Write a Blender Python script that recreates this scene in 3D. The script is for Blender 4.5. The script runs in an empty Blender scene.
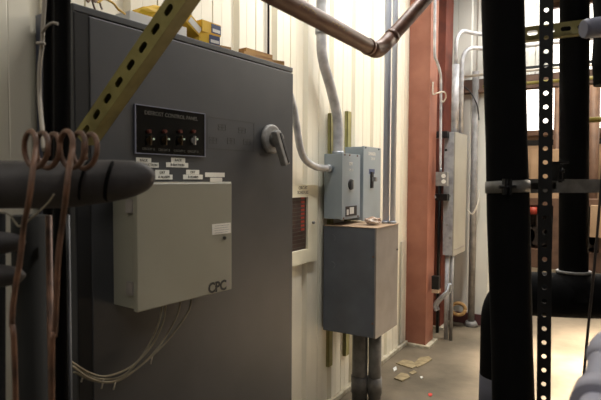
import bpy, bmesh, math, random
from mathutils import Vector, Matrix
random.seed(7)
C = bpy.context.scene.collection
PI = math.pi
W_PX, H_PX, F = 601.0, 400.0, 520.0
# ------------------------------------------------------------------ camera
HEAD = math.radians(30.8); PITCH = math.atan(22.0/F); ROLL = math.radians(0.3)
CAM = Vector((0, 0, 1.5))
fw = Vector((-math.sin(HEAD)*math.cos(PITCH), math.cos(HEAD)*math.cos(PITCH), -math.sin(PITCH)))
rt = Vector((math.cos(HEAD), math.sin(HEAD), 0)); up = rt.cross(fw)
rt, up = rt*math.cos(ROLL)+up*math.sin(ROLL), up*math.cos(ROLL)-rt*math.sin(ROLL)
cd = bpy.data.cameras.new('camera'); cam = bpy.data.objects.new('camera', cd); C.objects.link(cam)
cd.sensor_width = 36; cd.lens = 36*F/W_PX; cd.clip_start = .05; cd.clip_end = 60
R = Matrix((rt, up, -fw)).transposed().to_4x4(); cam.matrix_world = Matrix.Translation(CAM) @ R
cd.dof.use_dof = True; cd.dof.focus_distance = 3.0; cd.dof.aperture_fstop = 6.5
bpy.context.scene.camera = cam
def ray(px, py): return fw + rt*((px-300.5)/F) - up*((py-200)/F)
def P(px, py, d): return CAM + ray(px, py)*d                       # depth along the view
def hit(px, py, p0, n):
    r = ray(px, py); return CAM + r*((p0-CAM).dot(n)/r.dot(n))
def PX(px, py, x): return hit(px, py, Vector((x,0,0)), Vector((1,0,0)))
def PY(px, py, y): return hit(px, py, Vector((0,y,0)), Vector((0,1,0)))
def PZ(px, py, z=0): return hit(px, py, Vector((0,0,z)), Vector((0,0,1)))
# ------------------------------------------------------------------ materials
def lin(c):
    return tuple(((v/255)/12.92 if v/255 <= .04045 else ((v/255+.055)/1.055)**2.4) for v in c)
MATS = {}
def mat(name, col, rough=.5, metal=0, var=.0, col2=None, scale=8, bump=0, bscale=60, emit=None, estr=1, detail=4, stretch=(1,1,1), lo=.35, hi=.65, coat=0):
    if name in MATS: return MATS[name]
    m = bpy.data.materials.new(name); m.use_nodes = True; nt = m.node_tree; b = nt.nodes['Principled BSDF']
    a = lin(col)+(1,)
    b.inputs['Base Color'].default_value = a; b.inputs['Roughness'].default_value = rough; b.inputs['Metallic'].default_value = metal
    if coat: b.inputs['Coat Weight'].default_value = coat
    tc = nt.nodes.new('ShaderNodeTexCoord'); mp = nt.nodes.new('ShaderNodeMapping'); mp.inputs['Scale'].default_value = stretch
    nt.links.new(tc.outputs['Object'], mp.inputs['Vector'])
    n = nt.nodes.new('ShaderNodeTexNoise'); n.inputs['Scale'].default_value = scale; n.inputs['Detail'].default_value = detail
    nt.links.new(mp.outputs['Vector'], n.inputs['Vector'])
    r = nt.nodes.new('ShaderNodeValToRGB'); r.color_ramp.elements[0].position = lo; r.color_ramp.elements[1].position = hi
    c2 = lin(col2)+(1,) if col2 else tuple(v*(1-(var or .08)) for v in a[:3])+(1,)
    r.color_ramp.elements[0].color = c2; r.color_ramp.elements[1].color = a
    nt.links.new(n.outputs['Fac'], r.inputs['Fac']); nt.links.new(r.outputs['Color'], b.inputs['Base Color'])
    if bump:
        n2 = nt.nodes.new('ShaderNodeTexNoise'); n2.inputs['Scale'].default_value = bscale
        nt.links.new(tc.outputs['Object'], n2.inputs['Vector'])
        bp = nt.nodes.new('ShaderNodeBump'); bp.inputs['Strength'].default_value = bump; bp.inputs['Distance'].default_value = .004
        nt.links.new(n2.outputs['Fac'], bp.inputs['Height']); nt.links.new(bp.outputs['Normal'], b.inputs['Normal'])
    if emit:
        b.inputs['Emission Color'].default_value = lin(emit)+(1,); b.inputs['Emission Strength'].default_value = estr
    MATS[name] = m; return m
M_wall = mat('cream_metal_siding', (236,230,212), .42, var=.04, scale=3, stretch=(1,1,.3))
M_end = mat('white_metal_siding', (214,214,206), .5, var=.05, scale=3)
M_floor = mat('bare_concrete', (118,107,90), .7, col2=(82,74,60), scale=2.2, bump=.3, bscale=30, detail=8)
M_dim = mat('dim_block_wall', (84,80,76), .8)
M_curb = mat('painted_curb', (196,190,172), .8, col2=(150,140,118), scale=14)
M_ceil = mat('ceiling_metal', (70,68,64), .7)
M_red = mat('red_oxide_primer', (156,102,82), .5, col2=(138,86,68), scale=5, bump=.1)
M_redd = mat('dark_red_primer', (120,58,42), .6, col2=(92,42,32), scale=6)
M_cab = mat('charcoal_enamel', (61,62,65), .48, col2=(52,54,58), scale=4, bump=.06, bscale=220)
M_cabs = mat('charcoal_side', (66,70,84), .45, var=.1)
M_dark = mat('black_gap', (12,12,13), .8)
M_cpc = mat('putty_enamel', (142,140,127), .5, col2=(134,132,119), scale=2.5, bump=.05, bscale=300)
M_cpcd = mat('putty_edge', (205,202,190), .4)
M_jside = mat('dented_grey', (164,166,168), .45, .1, col2=(130,130,134), scale=16, bump=.3, bscale=25)
M_jfront = mat('warm_pale_grey', (156,153,142), .5, col2=(146,143,132), scale=4)
M_tapd = mat('dark_tape', (66,66,76), .6, var=.2)
M_flash = mat('pale_flashing', (196,192,180), .45, var=.1)
M_dol = mat('blackened_olive', (14,14,10), .9)  # olive taken almost to black to deepen the dark lower left
M_dwht = mat('dull_white_cable', (150,142,130), .6)
M_blackp = mat('gloss_black_plate', (4,5,5), .22, var=.1)
M_foam = mat('black_foam_insulation', (9,9,10), .9, col2=(6,6,7), scale=18, bump=.15, bscale=90)
M_foam.node_tree.nodes['Principled BSDF'].inputs['Specular IOR Level'].default_value = .15
M_foamg = mat('grey_foam_insulation', (74,70,71), .6, col2=(46,43,43), scale=9, bump=.25, bscale=60)  # lighter grey foam with darker mottling
M_tape = mat('grey_tape', (120,122,140), .6, var=.2)
M_copper = mat('dull_copper', (118,84,64), .5, .25, col2=(74,52,40), scale=30)
M_galv = mat('galvanised_steel', (170,174,180), .35, .55, col2=(140,146,154), scale=20)
M_emt = mat('grey_conduit', (196,196,198), .42, .15, col2=(150,150,154), scale=12)
M_emtd = mat('dull_conduit', (140,138,136), .5, .05, col2=(112,110,108), scale=14)
M_pvcb = mat('bluish_conduit', (208,214,228), .4, .0, col2=(190,198,216), scale=14, stretch=(1,1,.15))
M_box = mat('grey_enclosure', (150,160,166), .45, col2=(140,150,156), scale=3)
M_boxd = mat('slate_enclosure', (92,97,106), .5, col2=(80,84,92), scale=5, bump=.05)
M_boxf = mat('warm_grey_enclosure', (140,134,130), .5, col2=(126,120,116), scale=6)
M_olive = mat('olive_strut', (158,152,98), .5, .05, col2=(138,132,80), scale=10)
M_strut = mat('zinc_yellow_strut', (140,132,78), .42, .15, col2=(112,102,44), scale=14)
M_strutb = mat('weathered_strut', (132,130,126), .45, .2, col2=(92,90,87), scale=20)
M_blk = mat('black_steel', (22,22,24), .45, .3, col2=(14,14,15), scale=25)
M_rust = mat('rusty_brown_pipe', (128,90,72), .5, .1, col2=(92,62,50), scale=12, bump=.15, stretch=(3,.6,3))
M_chalk = mat('yellow_chalk', (190,150,80), .8)
M_white = mat('white_label', (224,222,214), .6)
M_ink = mat('black_ink', (20,20,22), .6)
M_inkg = mat('dim_ink', (48,47,47), .6)
M_inkl = mat('pale_ink', (84,82,76), .5)
M_knob = mat('pale_grey_casting', (150,148,145), .5, .15, col2=(120,118,115), scale=30)
M_knobd = mat('dark_grey_casting', (60,60,62), .4, .2)
M_amber = mat('amber_lens', (78,30,18), .35, var=.2)
M_green = mat('pale_lens', (200,220,200), .3)
M_brass = mat('brass', (66,52,30), .35, .6)
M_yel = mat('yellow_carton', (214,176,40), .55, col2=(196,150,30), scale=10)
M_blue = mat('blue_print', (62,74,110), .5)
M_card = mat('corrugated_tan', (176,140,88), .8, col2=(140,108,66), scale=25)
M_paper = mat('white_paper', (216,216,214), .7)
M_wood = mat('rough_timber', (186,146,88), .75, col2=(140,100,56), scale=12, stretch=(4,.6,4))
M_frame = mat('ivory_enamel', (234,228,204), .45, var=.08)
M_pane = mat('dark_schedule', (70,48,40), .4, col2=(50,36,32), scale=30)
M_redp = mat('red_print', (166,62,48), .5)
M_cable = mat('grey_cable', (150,142,122), .5, col2=(120,112,94), scale=20)
M_cabd = mat('black_cable', (16,16,17), .45)
M_wht = mat('white_cable', (200,192,178), .5, var=.15)
M_rag = mat('white_rag', (224,214,204), .9, col2=(150,120,100), scale=30)
M_brown = mat('brown_girt', (112,86,70), .6, col2=(88,66,54), scale=5)
M_tan = mat('tan_panel', (176,150,124), .6, col2=(160,134,108), scale=3)
M_mach = mat('dark_machine', (52,40,34), .5, col2=(26,20,18), scale=12)
M_maroon = mat('maroon_base', (84,46,46), .6)
M_lens = mat('pipe_white_wrap', (170,170,186), .6, var=.1, scale=4)
M_glow = mat('daylight_glass', (255,255,255), .3, emit=(255,248,240), estr=2.2)
M_lamp = mat('lamp_tube', (255,255,255), .3, emit=(255,244,225), estr=6)
# ------------------------------------------------------------------ mesh helpers
def box(bm, lo, hi, M=None):
    lo, hi = Vector(lo), Vector(hi)
    vs = [bm.verts.new((x,y,z)) for x in (lo.x,hi.x) for y in (lo.y,hi.y) for z in (lo.z,hi.z)]
    for f in ((0,1,3,2),(4,6,7,5),(0,4,5,1),(2,3,7,6),(0,2,6,4),(1,5,7,3)): bm.faces.new([vs[i] for i in f])
    if M is not None: bmesh.ops.transform(bm, matrix=M, verts=vs)
    return vs
def bbox(lo, hi, bev=0, M=None, seg=2):
    bm = bmesh.new(); box(bm, lo, hi)
    if bev: bmesh.ops.bevel(bm, geom=bm.edges[:], offset=bev, segments=seg, affect='EDGES', profile=.6)
    if M is not None: bm.transform(M)
    return bm
def frames(pts):
    pts = [Vector(p) for p in pts]; T = []
    for i in range(len(pts)):
        a = pts[max(0,i-1)]; b = pts[min(len(pts)-1,i+1)]; T.append((b-a).normalized())
    n = T[0].orthogonal().normalized(); N = [n]
    for i in range(1, len(T)):
        n = T[i-1].rotation_difference(T[i]) @ n; n = (n - T[i]*n.dot(T[i])).normalized(); N.append(n)
    return pts, T, N
def tube(bm, pts, r, seg=14, cap=True, sm=True):
    pts, T, N = frames(pts); rs = r if isinstance(r, (list,tuple)) else [r]*len(pts); rings = []
    for p, t, n, q in zip(pts, T, N, rs):
        b = t.cross(n); rings.append([bm.verts.new(p + (n*math.cos(2*PI*k/seg)+b*math.sin(2*PI*k/seg))*q) for k in range(seg)])
    for A, B in zip(rings, rings[1:]):
        for k in range(seg):
            f = bm.faces.new((A[k], A[(k+1)%seg], B[(k+1)%seg], B[k])); f.smooth = sm
    if cap: bm.faces.new(rings[0][::-1]); bm.faces.new(rings[-1])
    return bm
def tub(pts, r, seg=14): return tube(bmesh.new(), pts, r, seg)
def smooth(ctrl, n=10):
    c = [Vector(p) for p in ctrl]; c = [c[0]*2-c[1]]+c+[c[-1]*2-c[-2]]; out = []
    for i in range(1, len(c)-2):
        p0,p1,p2,p3 = c[i-1:i+3]
        for k in range(n):
            t = k/n; out.append(.5*((2*p1)+(p2-p0)*t+(2*p0-5*p1+4*p2-p3)*t*t+(3*p1-p0-3*p2+p3)*t**3))
    out.append(c[-2]); return out
def arcpath(ctrl, rad, n=8):                                        # straight runs joined by round bends
    c = [Vector(p) for p in ctrl]; out = [c[0]]
    for i in range(1, len(c)-1):
        a, b, d = c[i-1], c[i], c[i+1]; u = (a-b).normalized(); v = (d-b).normalized()
        q = min(rad, (a-b).length*.49, (d-b).length*.49); s = b+u*q; e = b+v*q
        for k in range(n+1):
            t = k/n; out.append(s*(1-t)**2+b*2*t*(1-t)+e*t*t)
    out.append(c[-1]); return out
def disc(bm, c, axis, r, h, seg=20):
    axis = Vector(axis).normalized(); c = Vector(c); return tube(bm, [c, c+axis*h], r, seg, sm=False)
def perforated(w, length, th, centres, pitch, shape):
    """flat bar in local XY (length along +Y) with real holes; shape(cy) gives each hole's loop"""
    bm = bmesh.new(); hw = w/2
    def prism(loop):
        a = [bm.verts.new((x,y,th/2)) for x,y in loop]; b = [bm.verts.new((x,y,-th/2)) for x,y in loop]
        bm.faces.new(a); bm.faces.new(b[::-1]); return a, b
    y = 0
    for c in centres:
        lo, hi = c-pitch/2, c+pitch/2
        if lo > y+1e-5: prism([(-hw,y),(hw,y),(hw,lo),(-hw,lo)])
        hole = shape(c); cor = [math.atan2(b-c,a)%(2*PI) for a,b in ((hw,hi),(-hw,hi),(-hw,lo),(hw,lo))]
        angs = sorted([(math.atan2(q[1]-c,q[0])%(2*PI), q) for q in hole]); In = []; Out = []
        def edge(a):
            dx, dy = math.cos(a), math.sin(a); t = min(hw/abs(dx) if abs(dx)>1e-9 else 9, (pitch/2)/abs(dy) if abs(dy)>1e-9 else 9); return (dx*t, c+dy*t)
        for a,q in angs: In.append(q); Out.append(edge(a))
        n = len(In); V = [[bm.verts.new((x,y_,z)) for x,y_ in L] for z in (th/2,-th/2) for L in (In,Out)]
        for k in range(n):
            m = (k+1)%n; a0 = angs[k][0]; a1 = angs[m][0]; a1 = a1 if a1 > a0 else a1+2*PI
            ex = [a for a in cor for a in (a,a+2*PI) if a0 < a < a1]
            e = [(hw if math.cos(a)>0 else -hw, hi if math.sin(a)>0 else lo) for a in ex]
            for I,O,z in ((V[0],V[1],th/2),(V[2],V[3],-th/2)):
                bm.faces.new([I[k],O[k]]+[bm.verts.new((x,y_,z)) for x,y_ in e]+[O[m],I[m]])
            bm.faces.new((V[0][k],V[0][m],V[2][m],V[2][k]))
            ob = [Out[k]]+e+[Out[m]]
            for p,q in zip(ob,ob[1:]): bm.faces.new([bm.verts.new((p[0],p[1],th/2)),bm.verts.new((q[0],q[1],th/2)),bm.verts.new((q[0],q[1],-th/2)),bm.verts.new((p[0],p[1],-th/2))])
        y = hi
    if y < length-1e-5: prism([(-hw,y),(hw,y),(hw,length),(-hw,length)])
    bmesh.ops.remove_doubles(bm, verts=bm.verts[:], dist=1e-5)
    return bm
def slot(cx, cy, L, w, n=6):                                        # obround hole, long in Y
    pts = []
    for k in range(n+1): a = PI*k/n; pts.append((cx+w/2*math.cos(a), cy+(L-w)/2+w/2*math.sin(a)))
    for k in range(n+1): a = PI+PI*k/n; pts.append((cx+w/2*math.cos(a), cy-(L-w)/2+w/2*math.sin(a)))
    return pts
def circ(cx, cy, r, n=14): return [(cx+r*math.cos(2*PI*k/n), cy+r*math.sin(2*PI*k/n)) for k in range(n)]
def merge(bm, other, M=None):
    if M is not None: other.transform(M)
    me = bpy.data.meshes.new('t'); other.to_mesh(me); other.free(); bm.from_mesh(me); bpy.data.meshes.remove(me); return bm
def basis(o, x, y, z): 
    m = Matrix((Vector(x), Vector(y), Vector(z))).transposed().to_4x4(); m.translation = Vector(o); return m
def text_bm(s, size, M, depth=.0008, off=0):
    cu = bpy.data.curves.new('t', 'FONT'); cu.body = s; cu.size = size; cu.extrude = depth/2; cu.align_x = 'CENTER'; cu.align_y = 'CENTER'; cu.resolution_u = 3; cu.offset = off
    o = bpy.data.objects.new('t', cu); me = bpy.data.meshes.new_from_object(o); bm = bmesh.new(); bm.from_mesh(me)
    bpy.data.objects.remove(o); bpy.data.meshes.remove(me); bpy.data.curves.remove(cu); bm.transform(M); return bm
ROOT = {}
def thing(name, label, cat, loc, group=None, rz=0):
    o = bpy.data.objects.new(name, None); C.objects.link(o); o.location = loc; o.rotation_euler = (0,0,rz); o.empty_display_size = .05
    ROOT[o.name] = Matrix.Translation(Vector(loc)) @ Matrix.Rotation(rz, 4, 'Z')
    o['label'] = label; o['category'] = cat
    if group: o['group'] = group
    return o
def obj(name, bm, m, parent=None, sub=None, label=None):
    bmesh.ops.recalc_face_normals(bm, faces=bm.faces[:])
    if parent is not None:
        r = parent
        while r.parent: r = r.parent
        MR = ROOT[r.name]; bm.transform(MR.inverted()); loc = None
    else:
        xs = [v.co for v in bm.verts]; lo = [min(c[i] for c in xs) for i in range(3)]; hi = [max(c[i] for c in xs) for i in range(3)]
        loc = Vector(((lo[0]+hi[0])/2, (lo[1]+hi[1])/2, lo[2])); bm.transform(Matrix.Translation(-loc))
    me = bpy.data.meshes.new(name); bm.to_mesh(me); bm.free()
    o = bpy.data.objects.new(name, me); C.objects.link(o)
    for q in (m if isinstance(m, list) else [m]): me.materials.append(q)
    if parent is not None: o.parent = parent
    else: o.location = loc; ROOT[o.name] = Matrix.Translation(loc)
    if label: o['label'] = label
    return o
def solo(name, bm, m, label, cat, group=None):
    o = obj(name, bm, m); o['label'] = label; o['category'] = cat
    if group: o['group'] = group
    return o
def struct(name, bm, m, parent=None):
    o = obj(name, bm, m, parent)
    if parent is None: o['kind'] = 'structure'
    return o
# ------------------------------------------------------------------ setting
WX = -1.59; EY = 5.5; ZC = 5.2
def ribbed(Y0, Y1, z0, z1, seams=()):                               # siding as one extruded profile, (u, d) = along, out
    pr = []; u = Y0
    while u < Y1:                                                   # flat pans, a sunk flute and a thin groove every 333 mm
        pr += [(u,.026),(u+.014,0),(u+.052,0),(u+.066,.026),(u+.120,.026),(u+.123,.0248),(u+.126,.026),(u+.197,.026),(u+.199,.010),(u+.203,.010),(u+.205,.026),(u+.262,.026),(u+.265,.0248),(u+.268,.026)]
        u += .333
    pr.append((u, .026)); return pr
def extrude_profile(pr, f, z0, z1):
    bm = bmesh.new(); a = [bm.verts.new(f(u,d,z0)) for u,d in pr]; b = [bm.verts.new(f(u,d,z1)) for u,d in pr]
    for i in range(len(pr)-1): bm.faces.new((a[i],a[i+1],b[i+1],b[i]))
    return bm
struct('wall_left', extrude_profile(ribbed(1.972-15*.333, 5.3, 0, ZC), lambda u,d,z: (WX+d,u,z), 0, ZC), M_wall)
struct('wall_left_backing', bbox((WX-.12,-3,0),(WX-.03,EY+.1,ZC)), M_wall)
xe = PY(490,200,EY).x; xu = PY(549,60,EY).x; zg = PY(540,86,EY).z
struct('wall_end', extrude_profile([p for p in ribbed(WX, xe, 0, ZC) if p[0] <= xe]+[(xe,0),(xe,-.12)], lambda u,d,z: (u,EY-d*.5,z), 0, ZC), M_end)
struct('wall_end_upper', extrude_profile([p for p in ribbed(xe, xu, 0, ZC) if p[0] <= xu]+[(xu,0),(xu,-.12)], lambda u,d,z: (u,EY-d*.5,z), zg, ZC), M_end)
struct('floor', bbox((-5,-3,-.1),(5.5,12.0,0)), M_floor)
struct('ceiling', bbox((-5,-3,ZC),(5.5,12.0,ZC+.1)), M_ceil)
struct('wall_right', bbox((4.2,-3,0),(4.3,12,ZC)), M_dim)
struct('wall_back', bbox((-1.6,-3.1,0),(4.3,-3,ZC)), M_dim)
struct('wall_far', bbox((-5,11.2,0),(4.3,11.3,ZC)), M_tan)
struct('wall_far_left', bbox((-3.1,5.6,0),(-3.0,11.2,ZC)), M_tan)
struct('baseboard_left', bbox((WX-.02,-3,0),(WX+.05,EY,.035),.006), M_curb)
struct('baseboard_end', bbox((WX,EY-.03,0),(xe,EY,.11),.004), M_maroon)
# far windows (lit by the day outside)
bm = bmesh.new(); box(bm, (-2.6,11.14,2.45),(4.0,11.17,4.75)); wg = struct('window_1', bm, M_glow)
bm = bmesh.new()
for x in (-2.6,-2.05,-.66,.5,1.9,3.0,4.0): box(bm, (x-.04,11.05,2.35),(x+.04,11.19,4.85))
for z in (2.4,4.8): box(bm, (-2.7,11.05,z-.05),(4.1,11.19,z+.05))
struct('trim_1', bm, M_brown)
bm = bmesh.new(); box(bm, (-3,8.0,4.6),(4.2,8.25,5.0)); struct('trim_2', bm, M_red)
# girt across the end wall and opening
g = thing('wall_girt', 'brown steel girt running across the end wall and the opening beside it', 'beam', (xe,EY-.1,PY(540,85,EY-.1).z))
zt = PY(560,70,EY-.12).z; zb = PY(560,86,EY-.12).z
bm = bmesh.new(); box(bm, (WX+.25,EY-.03,zb),(4.2,EY-.026,zt)); box(bm,(WX+.25,EY-.1,zb),(4.2,EY-.03,zb+.006)); box(bm,(WX+.25,EY-.1,zb),(4.2,EY-.094,zb+.03)); box(bm,(WX+.25,EY-.03,zt-.006),(4.2,EY+.05,zt))
obj('web', bm, M_brown, g)
obj('edge_angle', bbox((xe,EY-.16,zt+.02),(4.2,EY-.12,zt+.055)), M_blk, g)
# ------------------------------------------------------------------ red columns
def column(name, label, x0, x1, y0, y1, m, taper=0):
    t = thing(name, label, 'column', ((x0+x1)/2,(y0+y1)/2,0))
    ym = (y0+y1)/2; T = .012
    def slab(a, b, c, d): # a..b x, c..d y at the base, x1 side widens with height
        bm = bmesh.new(); vs = box(bm, (a,c,.02),(b,d,ZC)); return bm
    bm = bmesh.new(); vs = box(bm, (x0,y0,.02),(x1-T,y0+T,ZC))
    for v in vs:
        if v.co.z > 1 and v.co.x > x0+.01: v.co.x += taper
    obj('web', bm, m, t)
    bm = bmesh.new(); vs = box(bm, (x1-T,y0-.012,.02),(x1,y1,ZC))
    for v in vs:
        if v.co.z > 1: v.co.x += taper
    obj('flange', bm, m, t)
    obj('back_flange', bbox((x0-.002,y0+T,.02),(x0+.012,y1,ZC)), m, t)
    obj('base_plate', bbox((x0-.01,y0-.04,0),(x1+.04,y1+.03,.022),.003), M_curb, t, label='pale base plate')
    return t
c0 = PX(402.5,346,WX); c1 = PY(425.5,352,c0.y); c2 = PX(432.5,345,c1.x)
tp = PY(433,0,c0.y).x - PY(433,0,c0.y).x
dx = (PY(432,0,c0.y).x - PY(425.5,350,c0.y).x)*(ZC/(PY(432,0,c0.y).z))
column('steel_column', 'wide orange-red primed steel column beside the cream wall', WX+.005, c1.x, c0.y, c2.y, M_red, dx)
q0 = PY(437,100,5.15)
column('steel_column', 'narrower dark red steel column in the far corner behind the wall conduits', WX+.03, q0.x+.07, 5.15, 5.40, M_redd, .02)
# ------------------------------------------------------------------ control cabinet
A = math.radians(4.6)                                               # turned slightly off the wall line
ca = Vector((math.sin(A), math.cos(A), 0)); cn = Vector((math.cos(A), -math.sin(A), 0)); Z = Vector((0,0,1))
cl = PX(72.5, 3, -1.36)                                             # front left top corner
ztop = cl.z
def FC(px, py, off=0):                                              # on the cabinet front, off = out from it
    return hit(px, py, cl+cn*off, cn)
def loc_(p): d = p-cl; return (d.dot(ca), d.z+ztop)                 # (s, z) on the front
Wc = loc_(FC(293,68))[0]
ztop2 = FC(293,67.5).z; ztop = (ztop+ztop2)/2; cl.z = ztop
def CB(s0, s1, d0, d1, z0, z1, bev=0, seg=2):                       # box on cabinet axes, d = out from the front
    M = basis((cl.x,cl.y,0), ca, cn, Z)
    return bbox((s0,d0,z0),(s1,d1,z1), bev, M, seg)
print('cab', cl, Wc, ztop, ztop2)
cab = thing('control_cabinet', 'large charcoal metal control cabinet standing against the cream ribbed wall', 'cabinet', (cl+ca*Wc/2-cn*.12)*1.0-Vector((0,0,ztop)), rz=0)
DC = .21
obj('body', CB(0, Wc, -DC, -.03, 0.06, ztop, .004), M_cabs, cab)
obj('plinth', CB(0.03, Wc-.03, -DC+.02, -.05, 0, .06), M_dark, cab)
bm = CB(0, Wc, -.03, 0, ztop-.022, ztop, .003); merge(bm, CB(0, .006, -.03, 0, .06, ztop-.022, .001))
obj('frame', bm, M_cab, cab)
obj('dark_gap_strip', CB(.004, .05, -.03, .002, .08, ztop-.024), M_dark, cab, label='black strip standing in for the dark gap beside the door')  # solid black strip puts the darkness of the door recess into colour
dr = obj('door', CB(.05, Wc-.003, -.028, .004, .08, ztop-.026, .004), M_cab, cab)
# indicator plate
a = loc_(FC(135,104.5,.004)); b = loc_(FC(204,155.5,.004)); s0, s1 = a[0], b[0]; z1 = (a[1]+loc_(FC(204,114.5,.004))[1])/2; z0 = (b[1]+loc_(FC(135,153.5,.004))[1])/2
def CT(s, z, off): return Vector((cl.x,cl.y,0))+ca*s+cn*off+Z*z
def TM(s, z, off): return basis(CT(s,z,off), ca, Z, cn)
ip = obj('indicator_plate', CB(s0, s1, .004, .007, z0, z1), M_blackp, cab, label='glossy black plate with four switch rows')
obj('bezel', merge(merge(merge(CB(s0-.003,s1+.003,.004,.009,z1,z1+.003), CB(s0-.003,s1+.003,.004,.009,z0-.003,z0)), CB(s0-.003,s0,.004,.009,z0,z1)), CB(s1,s1+.003,.004,.009,z0,z1)), M_tape, ip)
obj('lettering', text_bm('DEFROST CONTROL PANEL', .019, TM((s0+s1)/2, z1-.022, .0075)), M_inkl, ip)
xs = [149,164.5,180,193.5]
for i, x in enumerate(xs):
    s = loc_(FC(x,130,.01))[0]; zc = loc_(FC(x,131.5,.01))[1]
    bm = disc(bmesh.new(), CT(s,zc,.007), cn, .0065, .010); obj('indicator_lamp', bm, M_amber, ip, label='amber lamp')
    zc2 = loc_(FC(x,140.5,.01))[1]
    bm = disc(bmesh.new(), CT(s,zc2,.007), cn, .010, .005); disc(bm, CT(s,zc2,.011), cn, .0045, .012)
    merge(bm, CB(s-.003,s+.003,.012,.022,zc2-.016,zc2+.016,.001)); obj('selector_switch', bm, M_brass if i<3 else M_knob, ip)
    bm = disc(bmesh.new(), CT(s+.02,zc2+.006,.007), cn, .0035, .004); obj('pilot_light', bm, M_green, ip, label='small pale light')
    obj('lettering', text_bm('CIRCUIT %s' % 'ABCD'[i], .011, TM(s, z0+.014, .0075)), M_inkl, ip)
# dymo labels
def sticker(px0, px1, py, txt, h=.017):
    p = loc_(FC(px0,py,.004)); q = loc_(FC(px1,py,.004)); s0, s1 = p[0], q[0]; zc = (p[1]+q[1])/2
    k = obj('sticker', CB(s0,s1,.004,.0052,zc-h/2,zc+h/2), M_white, cab)
    if txt: obj('lettering', text_bm(txt, h*.72, TM((s0+s1)/2,zc,.0056)), M_ink, k)
for a_ in ((136,151,160.3,'RACK'),(140,158.5,165,'A SUCTION'),(171,185,160.3,'RACK'),(166,188,165,'B SUCTION'),(155,169,172.4,'CKT'),(155,172.3,177,'A ALARM'),
           (186,199,172.2,'CKT'),(183,202.5,177,'B ALARM'),(205,224.5,174.8,''),(210,222,179.8,'')): sticker(*a_)
# faint engraved mimic box on the door
bm = bmesh.new(); 
a = loc_(FC(207,118,.004)); b = loc_(FC(254,150.5,.004)); S0,S1,Z1,Z0 = a[0],b[0],(a[1]+loc_(FC(254,121.5,.004))[1])/2,(b[1]+loc_(FC(207,150,.004))[1])/2
for q in ((S0,S1,Z0,Z0+.002),(S0,S1,Z1-.002,Z1),(S0,S0+.0015,Z0,Z1),(S1-.0015,S1,Z0,Z1)): merge(bm, CB(q[0],q[1],.004,.0046,q[2],q[3]))
for (x,y) in ((222,127.5),(242,130.5),(213,140.5),(231,141),(247,142)):
    s, z = loc_(FC(x,y,.004)); w, h = .021, .012
    for q in ((s-w,s+w,z-h,z-h+.002),(s-w,s+w,z+h-.002,z+h),(s-w,s-w+.002,z-h,z+h),(s+w-.002,s+w,z-h,z+h),(s-.001,s+.001,z-h,z+h),(s-w*.6,s+w*.6,z-.001,z+.002)): merge(bm, CB(q[0],q[1],.004,.0046,q[2],q[3]))
obj('printed_diagram', bm, M_inkg, cab, label='faint dark line diagram')
# rotary disconnect
s, z = loc_(FC(273,139,.02))
bm = tube(bmesh.new(), [CT(s,z,.004),CT(s,z,.018),CT(s,z,.022)], [.063,.063,.056], 28); h_ = obj('disconnect_handle', bm, M_knob, cab, label='round pale grey rotary disconnect')
bm = tube(bmesh.new(), [CT(s+.006,z,.022),CT(s+.006,z,.05),CT(s+.006,z,.058)], [.034,.032,.024], 24); obj('hub', bm, M_knob, h_)
l0 = FC(273.5,131,.045); e1 = FC(283.5,165,.062)
d = (e1-l0); L = d.length; d.normalize(); sd = d.cross(cn).normalized()
bm = bbox((0,-.017,-.016),(L,.017,.014),.006,basis(l0+cn*.012,d,sd,cn)); obj('lever', bm, M_knob, h_)
bm = bbox((.012,-.0185,-.018),(L-.008,-.004,.0165),.002,basis(l0+cn*.012,d,sd,cn)); obj('grip', bm, M_knobd, h_)
# hinge knobs / lock on right edge
obj('latch', merge(CB(Wc,Wc+.012,-.06,-.035,FC(293,88).z-.02,FC(293,88).z+.015,.003), CB(Wc,Wc+.02,-.055,-.045,FC(293,88).z-.008,FC(293,88).z+.004,.002)), M_blk, cab)
# CPC box
D = .0
cs0 = None
pc = None
for k in range(60):                                                 # box stands out so far that its side spans 112 to 137 px
    D = .02+k*.004; p = loc_(FC(137.5,312,D)); q = loc_(FC(112.5,304,.004))
    if p[0] <= q[0]: break
print('cpc depth', D)
s0 = loc_(FC(137.5,312,D))[0]; s1 = loc_(FC(232,290,D))[0]
z0 = (loc_(FC(137.5,312,D))[1]+loc_(FC(232,290,D))[1])/2; z1 = (loc_(FC(153,184.3,D))[1]+loc_(FC(232,182,D))[1])/2
cpc = thing('control_box', 'putty-beige box marked CPC hung on the front of the big charcoal cabinet', 'electrical box', CT((s0+s1)/2, z0, .08))
obj('body', CB(s0+.006,s1-.006,.0045,D-.022,z0+.006,z1-.004,.003), M_cpc, cpc)
bm = CB(s0,s1,D-.02,D,z0,z1,.004,3); cd_ = obj('door', bm, M_cpc, cpc)
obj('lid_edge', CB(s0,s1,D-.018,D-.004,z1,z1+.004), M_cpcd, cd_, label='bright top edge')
pts = [loc_(FC(212,225,D)), loc_(FC(231,236,D))]
stc = obj('sticker', CB(pts[0][0], pts[1][0]-.002, D, D+.001, loc_(FC(221,234,D))[1], loc_(FC(221,223.5,D))[1]), M_white, cd_)
bm = bmesh.new()
for i in range(4): merge(bm, CB(pts[0][0]+.012, pts[1][0]-.012-.006*(i%2), D+.001, D+.0015, loc_(FC(221,225.3+i*2.3,D))[1]-.0012, loc_(FC(221,225.3+i*2.3,D))[1]))
obj('lettering', bm, M_tape, stc)
kk = FC(224,238,D); bm = tube(bmesh.new(), [kk, kk+cn*.006], .006, 14); obj('lock', bm, M_blk, cd_)
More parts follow.
